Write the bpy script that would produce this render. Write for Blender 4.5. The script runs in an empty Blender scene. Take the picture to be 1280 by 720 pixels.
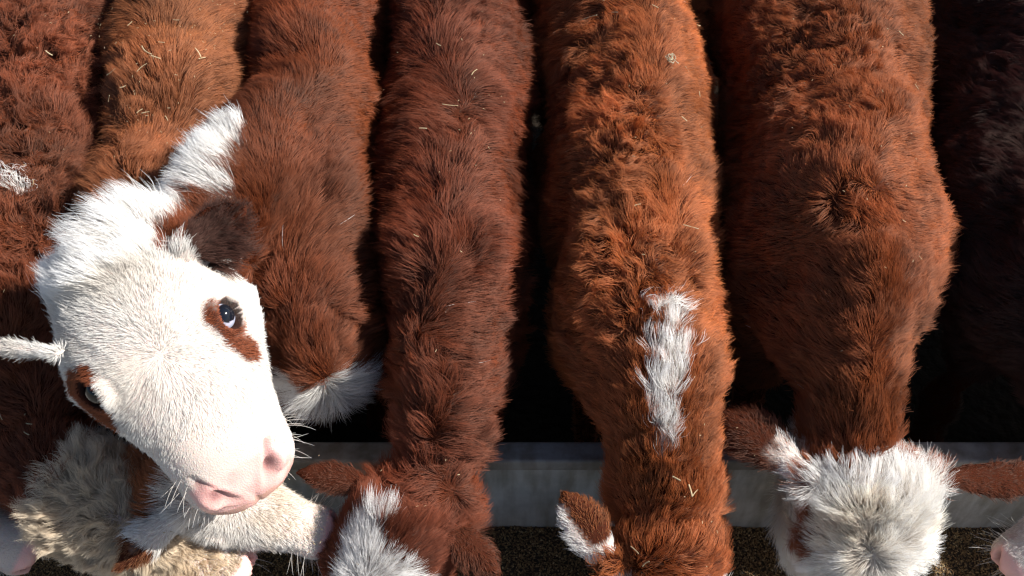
import bpy, math, random
import numpy as np
from mathutils import Vector, Matrix
from mathutils.kdtree import KDTree

SC = bpy.context.scene
COL = SC.collection
RNG = np.random.default_rng(11)
random.seed(5)

# ------------------------------------------------------------------ camera
PITCH = math.radians(52.0)
CAM = np.array([0.0, -0.80, 2.63])
FPX = 1265.0                      # focal length in pixels of the 1280 wide photograph
c_right = np.array([1.0, 0, 0])
c_up = np.array([0, math.sin(PITCH), math.cos(PITCH)])
c_back = np.array([0, -math.cos(PITCH), math.sin(PITCH)])
cam_d = bpy.data.cameras.new('camera')
cam_d.sensor_width = 36.0
cam_d.lens = 36.0 * FPX / 1280.0
cam_d.clip_start = 0.05
cam_d.clip_end = 5000.0
cam = bpy.data.objects.new('camera', cam_d)
COL.objects.link(cam)
cam.location = CAM
cam.rotation_euler = (math.pi / 2 - PITCH, 0, 0)
SC.camera = cam

# ------------------------------------------------------------------ sky, sun, exposure
TO_SUN = np.array([0.71, 0.05, 0.62]); TO_SUN /= np.linalg.norm(TO_SUN)
SUN_EL = math.asin(TO_SUN[2])
SUN_AZ = math.atan2(TO_SUN[0], TO_SUN[1])       # from +Y towards +X
world = bpy.data.worlds.new('World'); SC.world = world
world.use_nodes = True
wn = world.node_tree
bg = wn.nodes['Background']
sky = wn.nodes.new('ShaderNodeTexSky')
sky.sky_type = 'NISHITA'; sky.sun_disc = False
sky.sun_elevation = SUN_EL; sky.sun_rotation = SUN_AZ
wn.links.new(sky.outputs['Color'], bg.inputs['Color'])
bg.inputs['Strength'].default_value = 0.05
sun_d = bpy.data.lights.new('sun', 'SUN')
sun_d.energy = 5.0; sun_d.angle = math.radians(0.5); sun_d.color = (1.0, 0.95, 0.88)
sun = bpy.data.objects.new('sun', sun_d); COL.objects.link(sun)
sun.rotation_euler = Vector(TO_SUN).to_track_quat('Z', 'Y').to_euler()
sun.location = (3, 1, 6)
SC.view_settings.view_transform = 'Standard'
SC.view_settings.look = 'None'
SC.view_settings.exposure = 0.86
SC.view_settings.gamma = 1.0
SC.view_settings.use_curve_mapping = False
SC.cycles.max_bounces = 10
SC.cycles.diffuse_bounces = 7
SC.cycles.glossy_bounces = 6
SC.cycles.transmission_bounces = 8
SC.cycles.use_denoising = True
SC.cycles.filter_width = 1.3
SC.cycles.sample_clamp_indirect = 4.0
SC.render.hair_type = 'STRIP'
SC.cycles_curves.shape = 'RIBBONS'
SC.cycles_curves.subdivisions = 2

# ------------------------------------------------------------------ projection helpers
def P(px, py, z):
    """the point of the plane at height z that the photograph shows at (px, py)"""
    d = c_right * (px - 640) / FPX - c_up * (py - 360) / FPX - c_back
    t = (z - CAM[2]) / d[2]
    return CAM + d * t
def depth(p): return float(-(np.asarray(p) - CAM) @ c_back)
def proj(p):
    q = np.asarray(p) - CAM
    dz = -(q @ c_back)
    return 640 + FPX * (q @ c_right) / dz, 360 - FPX * (q @ c_up) / dz, dz
def scr(r, u, b):
    """a direction given as right / up / towards the viewer's side, in world axes"""
    v = c_right * r + c_up * u + c_back * b
    return v / np.linalg.norm(v)
def unit(v):
    v = np.asarray(v, float)
    return v / np.maximum(np.linalg.norm(v, axis=-1, keepdims=True), 1e-9)

# ------------------------------------------------------------------ noise
_T = np.random.default_rng(3).random((64, 64, 64, 3)).astype(np.float32) * 2 - 1
def vnoise(p, freq, off=0.0):
    """smooth vector noise in [-1,1]^3 of the points p"""
    q = np.asarray(p) * freq + off + 100.0
    i = np.floor(q).astype(int); f = q - i
    f = f * f * (3 - 2 * f)
    out = 0
    for dx in (0, 1):
        wx = f[:, 0] if dx else 1 - f[:, 0]
        for dy in (0, 1):
            wy = f[:, 1] if dy else 1 - f[:, 1]
            for dz in (0, 1):
                wz = f[:, 2] if dz else 1 - f[:, 2]
                out = out + (wx * wy * wz)[:, None] * _T[(i[:, 0] + dx) & 63, (i[:, 1] + dy) & 63, (i[:, 2] + dz) & 63]
    return out
def sstep(a, b, x):
    t = np.clip((x - a) / (b - a), 0, 1)
    return t * t * (3 - 2 * t)
def seg_dist(p, a, b):
    a = np.asarray(a, float); b = np.asarray(b, float)
    ab = b - a
    t = np.clip(((p - a) @ ab) / (ab @ ab), 0, 1)
    return np.linalg.norm(p - (a + t[:, None] * ab), axis=1), t

# ------------------------------------------------------------------ materials
def new_mat(name):
    m = bpy.data.materials.new(name); m.use_nodes = True
    nt = m.node_tree; nt.nodes.clear()
    out = nt.nodes.new('ShaderNodeOutputMaterial')
    return m, nt, out
def simple(name, col, rough=0.6, spec=0.4, noise=None, bump=None, coat=0.0, sss=0.0):
    m, nt, out = new_mat(name)
    b = nt.nodes.new('ShaderNodeBsdfPrincipled')
    b.inputs['Base Color'].default_value = (*col, 1)
    b.inputs['Roughness'].default_value = rough
    b.inputs['Specular IOR Level'].default_value = spec
    b.inputs['Coat Weight'].default_value = coat
    b.inputs['Coat Roughness'].default_value = 0.03
    if sss:
        b.inputs['Subsurface Weight'].default_value = sss
        b.inputs['Subsurface Scale'].default_value = 0.01
    nt.links.new(b.outputs[0], out.inputs[0])
    if noise:
        scale, lo, hi = noise
        tc = nt.nodes.new('ShaderNodeTexCoord')
        n = nt.nodes.new('ShaderNodeTexNoise'); n.inputs['Scale'].default_value = scale; n.inputs['Detail'].default_value = 8
        n.inputs['Roughness'].default_value = 0.65
        r = nt.nodes.new('ShaderNodeValToRGB')
        r.color_ramp.elements[0].position = 0.3; r.color_ramp.elements[1].position = 0.7
        r.color_ramp.elements[0].color = (*lo, 1); r.color_ramp.elements[1].color = (*hi, 1)
        nt.links.new(tc.outputs['Object'], n.inputs['Vector']); nt.links.new(n.outputs['Fac'], r.inputs[0])
        nt.links.new(r.outputs[0], b.inputs['Base Color'])
    if bump:
        tc = nt.nodes.new('ShaderNodeTexCoord')
        n2 = nt.nodes.new('ShaderNodeTexNoise'); n2.inputs['Scale'].default_value = bump[0]; n2.inputs['Detail'].default_value = 6
        bp = nt.nodes.new('ShaderNodeBump'); bp.inputs['Strength'].default_value = bump[1]; bp.inputs['Distance'].default_value = bump[2]
        nt.links.new(tc.outputs['Object'], n2.inputs['Vector']); nt.links.new(n2.outputs['Fac'], bp.inputs['Height'])
        nt.links.new(bp.outputs[0], b.inputs['Normal'])
    return m

def make_hide():
    m, nt, out = new_mat('hide_skin')
    a = nt.nodes.new('ShaderNodeAttribute'); a.attribute_name = 'skin'
    b = nt.nodes.new('ShaderNodeBsdfPrincipled')
    b.inputs['Roughness'].default_value = 0.5
    wt = nt.nodes.new('ShaderNodeAttribute'); wt.attribute_name = 'wet'
    wm_ = nt.nodes.new('ShaderNodeMath'); wm_.operation = 'MULTIPLY'; wm_.inputs[1].default_value = .5
    nt.links.new(wt.outputs['Fac'], wm_.inputs[0]); nt.links.new(wm_.outputs[0], b.inputs['Specular IOR Level'])
    b.inputs['Subsurface Weight'].default_value = 0.25
    b.inputs['Subsurface Scale'].default_value = 0.006
    tc = nt.nodes.new('ShaderNodeTexCoord')
    n2 = nt.nodes.new('ShaderNodeTexVoronoi'); n2.inputs['Scale'].default_value = 300
    bp = nt.nodes.new('ShaderNodeBump'); bp.inputs['Strength'].default_value = 0.6; bp.inputs['Distance'].default_value = 0.001
    nt.links.new(tc.outputs['Object'], n2.inputs['Vector']); nt.links.new(n2.outputs['Distance'], bp.inputs['Height'])
    nt.links.new(bp.outputs[0], b.inputs['Normal'])
    nt.links.new(a.outputs['Color'], b.inputs['Base Color'])
    nt.links.new(b.outputs[0], out.inputs[0])
    return m
def make_fur():
    m, nt, out = new_mat('fur_strands')
    a = nt.nodes.new('ShaderNodeAttribute'); a.attribute_name = 'tint'
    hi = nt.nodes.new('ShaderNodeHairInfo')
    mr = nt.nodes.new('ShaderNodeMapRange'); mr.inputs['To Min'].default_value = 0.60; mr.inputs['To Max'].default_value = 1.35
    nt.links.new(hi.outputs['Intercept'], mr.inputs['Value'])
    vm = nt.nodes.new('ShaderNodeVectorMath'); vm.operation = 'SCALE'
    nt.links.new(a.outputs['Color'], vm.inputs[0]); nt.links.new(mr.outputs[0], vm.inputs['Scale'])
    mn = nt.nodes.new('ShaderNodeVectorMath'); mn.operation = 'MINIMUM'; mn.inputs[1].default_value = (.92, .92, .92)
    nt.links.new(vm.outputs[0], mn.inputs[0])
    gain = nt.nodes.new('ShaderNodeVectorMath'); gain.operation = 'SCALE'; gain.inputs['Scale'].default_value = 1.0
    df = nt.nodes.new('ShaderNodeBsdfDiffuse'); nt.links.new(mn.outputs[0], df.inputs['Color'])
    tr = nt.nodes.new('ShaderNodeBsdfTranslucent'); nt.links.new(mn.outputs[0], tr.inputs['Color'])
    m1 = nt.nodes.new('ShaderNodeMixShader'); m1.inputs[0].default_value = 0.28
    nt.links.new(df.outputs[0], m1.inputs[1]); nt.links.new(tr.outputs[0], m1.inputs[2])
    hr = nt.nodes.new('ShaderNodeBsdfHair'); hr.component = 'Reflection'
    hr.inputs['Color'].default_value = (1.0, .90, .80, 1)
    hr.inputs['RoughnessU'].default_value = .28; hr.inputs['RoughnessV'].default_value = .8
    m2 = nt.nodes.new('ShaderNodeMixShader'); m2.inputs[0].default_value = 0.042
    nt.links.new(m1.outputs[0], m2.inputs[1]); nt.links.new(hr.outputs[0], m2.inputs[2])
    nt.links.new(m2.outputs[0], out.inputs[0])
    return m
M_HIDE = make_hide()
M_FUR = make_fur()
M_CONC = simple('trough_concrete', (.2, .2, .19), 0.85, 0.25, (9, (.44, .445, .43), (.66, .66, .63)), (60, .5, .004))
M_RIM = simple('rim_steel', (.12, .13, .15), 0.6, 0.4, (14, (.28, .27, .25), (.42, .40, .37)), (90, .3, .002))
M_DIRT = simple('yard_mud', (.03, .02, .014), 0.95, 0.1, (5, (.012, .009, .006), (.035, .025, .018)), (30, .8, .03))
M_ALLEY = simple('alley_concrete', (.25, .24, .22), 0.9, 0.2, (3, (.18, .17, .155), (.3, .29, .27)), (80, .4, .004))
M_HOOF = simple('hoof_horn', (.03, .022, .018), 0.6)
M_SCLERA = None
def make_eye_mat():
    m, nt, out = new_mat('eye_wet')
    a = nt.nodes.new('ShaderNodeAttribute'); a.attribute_name = 'skin'
    b = nt.nodes.new('ShaderNodeBsdfPrincipled')
    b.inputs['Roughness'].default_value = 0.12
    b.inputs['Coat Weight'].default_value = .25; b.inputs['Coat Roughness'].default_value = 0.04; b.inputs['Specular IOR Level'].default_value = .3
    nt.links.new(a.outputs['Color'], b.inputs['Base Color']); nt.links.new(b.outputs[0], out.inputs[0])
    return m
M_EYE = make_eye_mat()
def make_grain_mat():
    m, nt, out = new_mat('feed_grain_husk')
    a = nt.nodes.new('ShaderNodeAttribute'); a.attribute_name = 'skin'
    b = nt.nodes.new('ShaderNodeBsdfPrincipled'); b.inputs['Roughness'].default_value = 0.65
    nt.links.new(a.outputs['Color'], b.inputs['Base Color']); nt.links.new(b.outputs[0], out.inputs[0])
    return m
M_GRAIN = make_grain_mat()
M_STRAW = simple('dry_straw', (.42, .31, .18), 0.7, 0.2, (60, (.30, .21, .11), (.52, .42, .27)))

# ------------------------------------------------------------------ mesh helpers
def mesh_obj(name, verts, faces, mat, parent=None, smooth=True):
    me = bpy.data.meshes.new(name)
    me.from_pydata([tuple(v) for v in verts], [], [tuple(f) for f in faces])
    me.update()
    if smooth: me.shade_smooth()
    me.materials.append(mat)
    o = bpy.data.objects.new(name, me); COL.objects.link(o)
    if parent is not None: o.parent = parent
    return o
def tag(o, label=None, cat=None, group=None, kind=None):
    if label: o['label'] = label
    if cat: o['category'] = cat
    if group: o['group'] = group
    if kind: o['kind'] = kind
    return o
def point_colors(me, arr, name='skin'):
    at = me.attributes.new(name, 'FLOAT_COLOR', 'POINT')
    c = np.ones((len(me.vertices), 4), np.float32); c[:, :3] = arr
    at.data.foreach_set('color', c.ravel())

class Geo:
    def __init__(s): s.v = []; s.f = []
    def ring_loft(s, rings):
        b = len(s.v); n = len(rings[0])
        for r in rings: s.v += [tuple(x) for x in r]
        for i in range(len(rings) - 1):
            for j in range(n):
                k = (j + 1) % n
                s.f.append((b + i * n + j, b + i * n + k, b + (i + 1) * n + k, b + (i + 1) * n + j))
        for base, ring, flip in ((b, rings[0], True), (b + (len(rings) - 1) * n, rings[-1], False)):
            c = len(s.v); s.v.append(tuple(np.mean(ring, axis=0)))
            for j in range(n):
                k = (j + 1) % n
                s.f.append((c, base + k, base + j) if flip else (c, base + j, base + k))
    def tube(s, pts, rx, ry, up=(0, 0, 1), n=28, ex=2.0, round_ends=True):
        """loft through pts, half widths rx, half depths ry"""
        pts = np.asarray(pts, float)
        rx = np.asarray(rx, float); ry = np.asarray(ry, float)
        m = 6 * (len(pts) - 1) + 1
        tt = np.linspace(0, len(pts) - 1, m)
        def cr(a):
            a = np.asarray(a, float)
            i = np.minimum(tt.astype(int), len(a) - 2); f = tt - i
            p0 = a[np.maximum(i - 1, 0)]; p1 = a[i]; p2 = a[i + 1]; p3 = a[np.minimum(i + 2, len(a) - 1)]
            if a.ndim > 1: f = f[:, None]
            return .5 * (2 * p1 + (p2 - p0) * f + (2 * p0 - 5 * p1 + 4 * p2 - p3) * f * f + (3 * p1 - p0 - 3 * p2 + p3) * f ** 3)
        C = cr(pts); RX = cr(rx); RY = cr(ry)
        T = unit(np.gradient(C, axis=0))
        if round_ends:
            for end in (0, 1):
                e = 0 if end == 0 else -1
                d = -T[0] if end == 0 else T[-1]
                r0 = min(RX[e], RY[e]) * .8
                ks = (.5, .85, .98)
                add = [C[e] + d * r0 * k for k in ks]
                fx = [math.sqrt(1 - k * k) for k in ks]
                if end == 0:
                    C = np.vstack([add[::-1], C]); RX = np.r_[[RX[0] * f for f in fx][::-1], RX]; RY = np.r_[[RY[0] * f for f in fx][::-1], RY]
                    T = np.vstack([[T[0]] * 3, T])
                else:
                    C = np.vstack([C, add]); RX = np.r_[RX, [RX[-1] * f for f in fx]]; RY = np.r_[RY, [RY[-1] * f for f in fx]]
                    T = np.vstack([T, [T[-1]] * 3])
        up = np.asarray(up, float)
        rings = []
        ang = np.linspace(0, 2 * math.pi, n, endpoint=False)
        ca, sa = np.cos(ang), np.sin(ang)
        cx = np.sign(ca) * np.abs(ca) ** (2 / ex); sy = np.sign(sa) * np.abs(sa) ** (2 / ex)
        for c, t, a, b in zip(C, T, RX, RY):
            side = unit(np.cross(t, up)); u = np.cross(side, t)
            rings.append(c + np.outer(cx * a, side) + np.outer(sy * b, u))
        s.ring_loft(rings)
        return C
    def ball(s, c, r, axes=None, n=16):
        r = np.ones(3) * r
        A = np.eye(3) if axes is None else np.asarray(axes)
        rings = []
        for i in range(1, n):
            th = math.pi * i / n
            ph = np.linspace(0, 2 * math.pi, 24, endpoint=False)
            q = np.stack([np.sin(th) * np.cos(ph) * r[0], np.sin(th) * np.sin(ph) * r[1], np.full(24, math.cos(th) * r[2])], 1)
            rings.append(np.asarray(c) + q @ A)
        s.ring_loft(rings)

def fuse(name, geo, voxel, smooth_it=5):
    """one continuous skin from the lofted volumes"""
    me = bpy.data.meshes.new(name); me.from_pydata(geo.v, [], geo.f); me.update()
    o = bpy.data.objects.new(name, me); COL.objects.link(o)
    bm_ = o.modifiers.new('r', 'REMESH'); bm_.mode = 'VOXEL'; bm_.voxel_size = voxel; bm_.use_smooth_shade = True
    sm = o.modifiers.new('s', 'SMOOTH'); sm.factor = 0.5; sm.iterations = smooth_it
    dg = bpy.context.evaluated_depsgraph_get()
    new = bpy.data.meshes.new_from_object(o.evaluated_get(dg))
    o.modifiers.clear(); o.data = new; bpy.data.meshes.remove(me)
    new.name = name; new.shade_smooth(); new.materials.clear(); new.materials.append(M_HIDE)
    return o
def get_co(me):
    a = np.empty(len(me.vertices) * 3, np.float32); me.vertices.foreach_get('co', a); return a.reshape(-1, 3).astype(float)
def set_co(me, a):
    me.vertices.foreach_set('co', np.asarray(a, np.float32).ravel()); me.update()
def get_no(me):
    a = np.empty(len(me.vertices) * 3, np.float32); me.vertex_normals.foreach_get('vector', a); return a.reshape(-1, 3).astype(float)
def get_tris(me):
    me.calc_loop_triangles()
    a = np.empty(len(me.loop_triangles) * 3, np.int32); me.loop_triangles.foreach_get('vertices', a); return a.reshape(-1, 3)

# ------------------------------------------------------------------ calves
# head sections in head space: y towards the nose, x to the animal's left, z out of the forehead
HEAD = [(-.05, .060, .010, -.10), (-.028, .085, .034, -.13), (0, .098, .052, -.155), (.05, .112, .058, -.175), (.10, .120, .060, -.185),
        (.15, .120, .056, -.185), (.20, .106, .046, -.175), (.25, .090, .036, -.160), (.30, .078, .027, -.142),
        (.35, .073, .020, -.126), (.395, .075, .012, -.115), (.43, .073, .000, -.108), (.452, .060, -.018, -.100)]
def eye_of(h): return np.array(h.get('eye', (.104, .158, -.008)))
def eye_normal(h): return unit(np.array(h.get('eye_n', (.86, .12, .42))))
def head_geo(g, h):
    s = h['s']; O = h['o']; A = h['A']
    wide = h.get('wide', [1, 1, 1, 1, 1])
    wf = lambda y: float(np.interp(y, [-.02, .16, .28, .37, .45], wide))
    EY = eye_of(h)
    prof = [q for q in HEAD if q[0] < .34] + h['profile'] if 'profile' in h else HEAD
    for k, ex in ((0, 2.35),):
        rings = []
        ang = np.linspace(0, 2 * math.pi, 40, endpoint=False)
        ca, sa = np.cos(ang), np.sin(ang)
        cx = np.sign(ca) * np.abs(ca) ** (2 / ex); sy = np.sign(sa) * np.abs(sa) ** (2 / ex)
        for (y, hw, top, bot) in prof:
            cz = (top + bot) / 2; rz = (top - bot) / 2
            # narrower towards the jaw
            wz = hw * wf(y) * (1 - .22 * np.clip(-sy, 0, 1)) * (1 - .06 * np.clip(sy, 0, 1))
            wz = np.where(cx < 0, wz * (1 + (h.get('asym', 1) - 1) * float(np.interp(y, [.0, .12, .33, .42], [0, 1, 1, .3]))), wz)
            q = np.stack([cx * wz, np.full(40, y) + (sy * .012 if y > .4 else 0), cz + sy * rz], 1) * s
            rings.append(O + q @ A)
        g.ring_loft(rings)
    for sx in (-1, 1):      # brow, cheek, nostril wing
        g.ball(O + np.array([sx * (EY[0] - .014), EY[1] - .008, EY[2] + .004]) @ A * s, np.array([.026, .046, .026]) * s, A)
        g.ball(O + np.array([sx * .070 * wf(.16), .16, -.095]) @ A * s, np.array([.052, .11, .075]) * s, A)
        g.ball(O + np.array([sx * .046 * wf(.41), .412, -.034]) @ A * s, np.array([.030, .034, .032]) * s, A)
    g.ball(O + np.array([0, .395, -.098]) @ A * s, np.array([.052, .046, .034]) * s, A)     # chin
    g.ball(O + np.array([0, .008, .028]) @ A * s, np.array([.060, .040, .036]) * s, A)     # poll knob
def ear_geo(g, e):
    b, t, w, nrm = e['b'], e['t'], e['w'], e['n']
    L = np.linalg.norm(t - b); d = (t - b) / L
    ks = np.array([-.12, .0, .15, .35, .55, .75, .9, 1.0])
    pr = np.array([.45, .5, .72, .95, 1.0, .82, .52, .2])
    bend = e.get('bend', 0.0)
    pts = [b + d * L * k + nrm * bend * math.sin(k * math.pi) for k in ks]
    g.tube(pts, pr * w, np.array([.022, .02, .014, .0115, .0105, .010, .010, .009]), up=nrm, n=20)

def eye_radius(h, hl):
    e = eye_of(h); n = eye_normal(h)
    q = np.stack([np.abs(hl[:, 0]) - e[0], hl[:, 1] - e[1], hl[:, 2] - e[2]], 1)
    along = q @ n
    yy = unit(np.array([0, 1, 0]) - n[1] * n); xx = np.cross(yy, n)
    return np.sqrt((q @ yy / 1.25) ** 2 + (q @ xx) ** 2) / h.get('eye_s', 1), along
def calf(spec):
    g = Geo()
    # trunk
    st = spec['spine']                         # (px, py, crest z, half width in px, half depth m)
    crest = [P(a, b, z) for a, b, z, hw, dp in st]
    rx = [hw * depth(c) / FPX for c, (a, b, z, hw, dp) in zip(crest, st)]
    ry = [s_[4] for s_ in st]
    back = unit(crest[0] - crest[1]); back[2] = 0; back = unit(back)
    if spec.get('straight'): back = np.array([0, 1.0, 0])
    else: back = unit(back + np.array([0, 1.5, 0]))
    c0, r0, d0 = crest[0], rx[0], ry[0]
    ext = [(c0 + back * .78 + [0, 0, -.10], r0 * .60, d0 * .66), (c0 + back * .60 + [0, 0, -.01], r0 * .95, d0 * .88),
           (c0 + back * .27 + [0, 0, .01], r0 * 1.04, d0 * .98)]
    crest = [e[0] for e in ext] + crest; rx = [e[1] for e in ext] + rx; ry = [e[2] for e in ext] + ry
    crest = np.array(crest); rx = np.array(rx); ry = np.array(ry)
    T = unit(np.gradient(crest, axis=0))
    up = unit(np.array([0, 0, 1.0]) - T * T[:, 2:3])
    cen = crest - up * ry[:, None]
    g.tube(cen, rx, ry, ex=spec.get('ex', 2.15))
    nb = 3 + spec.get('withers', 3)
    g.tube(cen[:nb] - np.outer(ry[:nb] * .28, [0, 0, 1.0]), rx[:nb] * np.linspace(1.12, 1.06, nb), ry[:nb] * .72)
    # ridge of the back line
    g.tube(crest - up * .035, np.full(len(crest), .035), np.full(len(crest), .030), n=14)
    if 'neck' in spec:
        nk = [P(a, b, z) for a, b, z, hw, dp in spec['neck']]
        nrx = np.array([hw * depth(c) / FPX for c, (a, b, z, hw, dp) in zip(nk, spec['neck'])]); nry = np.array([s_[4] for s_ in spec['neck']])
        nk = np.array(nk); T2 = unit(np.gradient(nk, axis=0)); up2 = unit(np.array([0, 0, 1.0]) - T2 * T2[:, 2:3])
        g.tube(nk - up2 * nry[:, None], nrx, nry)
    # hind quarters, shoulders and legs
    iw = len(ext) + spec.get('withers', 3)
    fore = cen[iw]; hind = cen[1]
    side = unit(np.cross(back, [0, 0, 1.0]))
    for base, front in ((fore, True), (hind, False)):
        w = (rx[iw] if front else rx[1])
        for sg in (-1, 1):
            top = base + side * sg * w * .50 + np.array([0, 0, -.02])
            x, y = top[0], top[1]
            if front:
                pts = [top, (x, y, .58), (x, y, .36), (x, y + .01, .30), (x, y, .14), (x, y - .02, .06), (x, y - .04, 0.004)]
                rr = [.11, .085, .045, .046, .032, .038, .046]
            else:
                pts = [top, (x, y - .02, .62), (x, y + .02, .44), (x, y + .10, .33), (x, y + .06, .16), (x, y + .03, .06), (x, y + .0, 0.004)]
                rr = [.15, .12, .075, .045, .034, .038, .046]
            pts = np.array(pts, float)
            g.tube(pts, np.array(rr) * .9, rr, up=(0, -1, 0.02), n=16, round_ends=False)
    for sg in (-1, 1):      # shoulder blades and hips
        if spec.get('blades', 1): g.ball(crest[iw] + side * sg * rx[iw] * .46 + np.array([0, .05, -.060]), np.array([.050, .12, .055]))
        g.ball(crest[2] + side * sg * rx[2] * .55 + np.array([0, .0, -.065]), np.array([.06, .10, .06]))
    for (a, r) in spec.get('lumps', []): g.ball(a, r)
    # tail
    tb = crest[0] + back * .03
    g.tube([tb + [0, 0, -.03], tb + back * .05 + [0, 0, -.10], tb + back * .07 + [0, 0, -.35], tb + back * .05 + [0, 0, -.62]],
           [.03, .025, .018, .03], [.03, .025, .018, .03], up=(0, -1, .1), n=12)
    h = spec['head']
    # link neck and head
    link0 = (P(*spec['neck'][-1][:3]) if 'neck' in spec else crest[-1])
    nr = (spec['neck'][-1] if 'neck' in spec else st[-1])
    wr = nr[3] * depth(link0) / FPX
    A = h['A']
    g.tube([link0 - np.array([0, 0, nr[4]]), (link0 - np.array([0, 0, nr[4]])) * .4 + .6 * (h['o'] + np.array([0, -.02, -.05]) @ A * h['s']), h['o'] + np.array([0, .05, -.06]) @ A * h['s']],
           [wr, (wr + .09 * h['s']) / 2 * 1.05, .085 * h['s']], [nr[4] * .95, .10 * h['s'], .09 * h['s']])
    head_geo(g, h)
    for e in spec['ears']: ear_geo(g, e)
    o = fuse('calf', g, spec.get('voxel', .0085))
    tag(o, spec['label'], 'calf', 'calves feeding at the trough')
    me = o.data
    # face modelling
    co = get_co(me); no = get_no(me)
    hl = (co - h['o']) @ A.T / h['s']
    hx = np.abs(hl[:, 0])
    soft = sstep(.05, -.06, hl[:, 1]) * (co[:, 2] > .5)
    soft = np.where((hl[:, 1] > .0) & (np.linalg.norm(hl, axis=1) > .6), 1.0, soft)
    lump = vnoise(co, 5.5, spec['seed'])[:, 0] * .030 + vnoise(co, 14, spec['seed'])[:, 1] * .010 + vnoise(co, 33, spec['seed'])[:, 2] * .004
    co = co + no * (lump * soft)[:, None]; set_co(me, co); no = get_no(me)
    hl = (co - h['o']) @ A.T / h['s']; hx = np.abs(hl[:, 0])
    inh = (hl[:, 1] > .05) & (hx < .2) & (np.abs(hl[:, 2]) < .25) & (hl[:, 1] < .55)
    d = np.zeros((len(co), 3))
    # eye sockets with lids
    re, along = eye_radius(h, hl)
    near = inh & (along > -.05)
    dep = -.020 * (1 - sstep(.0125, .0180, re)) + .0055 * np.exp(-((re - .0225) / .006) ** 2)
    sg = np.sign(hl[:, 0:1])
    eye_n = eye_normal(h)
    d += np.where(near[:, None], dep[:, None] * np.concatenate([sg * eye_n[0], np.full_like(sg, eye_n[1]), np.full_like(sg, eye_n[2])], 1), 0)
    # nostrils: comma shaped hollows on the front corners of the muzzle
    nc = np.array([.040 * h.get('mw', 1), .436, h.get('nz', -.030)])
    qx = hx - nc[0]; qz = hl[:, 2] - nc[2] - qx * .55 ; qy = hl[:, 1] - nc[1]
    rn = np.sqrt((qx / .021) ** 2 + (qz / .0095) ** 2)
    nose = inh & (hl[:, 1] > .37)
    nf = np.where(nose, np.exp(-rn ** 2 * 1.5), 0)
    nr_ = np.where(nose, np.exp(-((rn - 1.7) / .5) ** 2), 0)
    d[:, 1] += -h.get('nd', .022) * nf + .003 * nr_
    d[:, 0] += -np.sign(hl[:, 0]) * .006 * nf
    # mouth groove
    zm = -.078 + .25 * np.clip(.43 - hl[:, 1], 0, .2) * .35
    mg = np.where(inh & (hl[:, 1] > .30), np.exp(-((hl[:, 2] - zm) / .006) ** 2) * sstep(.30, .34, hl[:, 1]), 0)
    nl = no @ A.T
    d += -nl * (mg * .011)[:, None]
    # fold down the middle of the upper lip
    ph = np.where(nose, np.exp(-(hl[:, 0] / .004) ** 2) * sstep(-.03, -.05, hl[:, 2]) * sstep(-.085, -.075, hl[:, 2]), 0)
    d += -nl * (ph * .004)[:, None]
    co2 = co + (d * h['s']) @ A
    set_co(me, co2)
    co = get_co(me); no = get_no(me)
    VX, VY, VZ = proj(co)
    def hit(x, y):
        k = np.where((np.abs(VX - x) < 9) & (np.abs(VY - y) < 9))[0]
        if len(k) == 0: k = np.argsort((VX - x) ** 2 + (VY - y) ** 2)[:3]
        return co[k[np.argmin(VZ[k])]]
    spec['white'] = list(spec.get('white', [])) + [(hit(a, b), hit(c, d_), r) for a, b, c, d_, r in spec.get('spots', [])]
    cf = coat_fields(spec, co, no)
    point_colors(me, cf['skin'])
    wa = me.attributes.new('wet', 'FLOAT', 'POINT'); wa.data.foreach_set('value', cf['bare'].astype(np.float32))
    spec['obj'] = o; spec['crest'] = crest; spec['cen'] = cen
    # eyes
    for sx in (-1, 1):
        make_eye(o, h, sx, spec)
    return o

def make_eye(parent, h, sx, spec):
    s = h['s']; A = h['A']; O = h['o']
    n = eye_normal(h) * [sx, 1, 1]
    c = eye_of(h) * [sx, 1, 1] + n * spec.get('eye_out', -.006)
    r = .0215 * h.get('eye_s', 1)
    look = unit(spec.get('look', {}).get(sx, n))
    if spec.get('look_at_camera'):
        look = unit(unit(A @ unit(CAM - (O + c @ A * s))) * .75 + n * .25 + np.array(spec['look_at_camera']))
    zz = look; xx = unit(np.cross([0, 1, 0], zz)); yy = np.cross(zz, xx)
    v = []; f = []; col = []
    N, Mm = 40, 40
    for i in range(N + 1):
        th = math.pi * i / N
        for j in range(Mm):
            ph = 2 * math.pi * j / Mm
            bulge = 1 + .07 * math.exp(-(th / .45) ** 2)
            q = np.array([math.sin(th) * math.cos(ph), math.sin(th) * math.sin(ph), math.cos(th)]) * r * bulge
            p = c + q[0] * xx + q[1] * yy + q[2] * zz
            v.append(O + p @ A * s)
            rr = math.hypot(math.sin(th) * math.cos(ph) / 1.22, math.sin(th) * math.sin(ph)) if th < 1.5 else 9
            if rr < spec.get('iris', .60) * .84: cc = (.006, .008, .014)
            elif rr < spec.get('iris', .60): cc = (.012, .010, .014)
            elif spec.get('dark_eye') == sx: cc = (.004, .004, .005)
            else:
                k = .5 + .5 * math.sin(ph * 5 + th * 9)
                cc = (.40 + .05 * k, .44, .56)
            col.append(cc)
    for i in range(N):
        for j in range(Mm):
            k = (j + 1) % Mm
            f.append((i * Mm + j, (i + 1) * Mm + j, (i + 1) * Mm + k, i * Mm + k))
    e = mesh_obj('eye', v, f, M_EYE, parent)
    point_colors(e.data, np.array(col))

BROWN_SKIN = np.array([.06, .018, .010]); WHITE_SKIN = np.array([.62, .53, .48]); PINK = np.array([.82, .47, .43])

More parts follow.
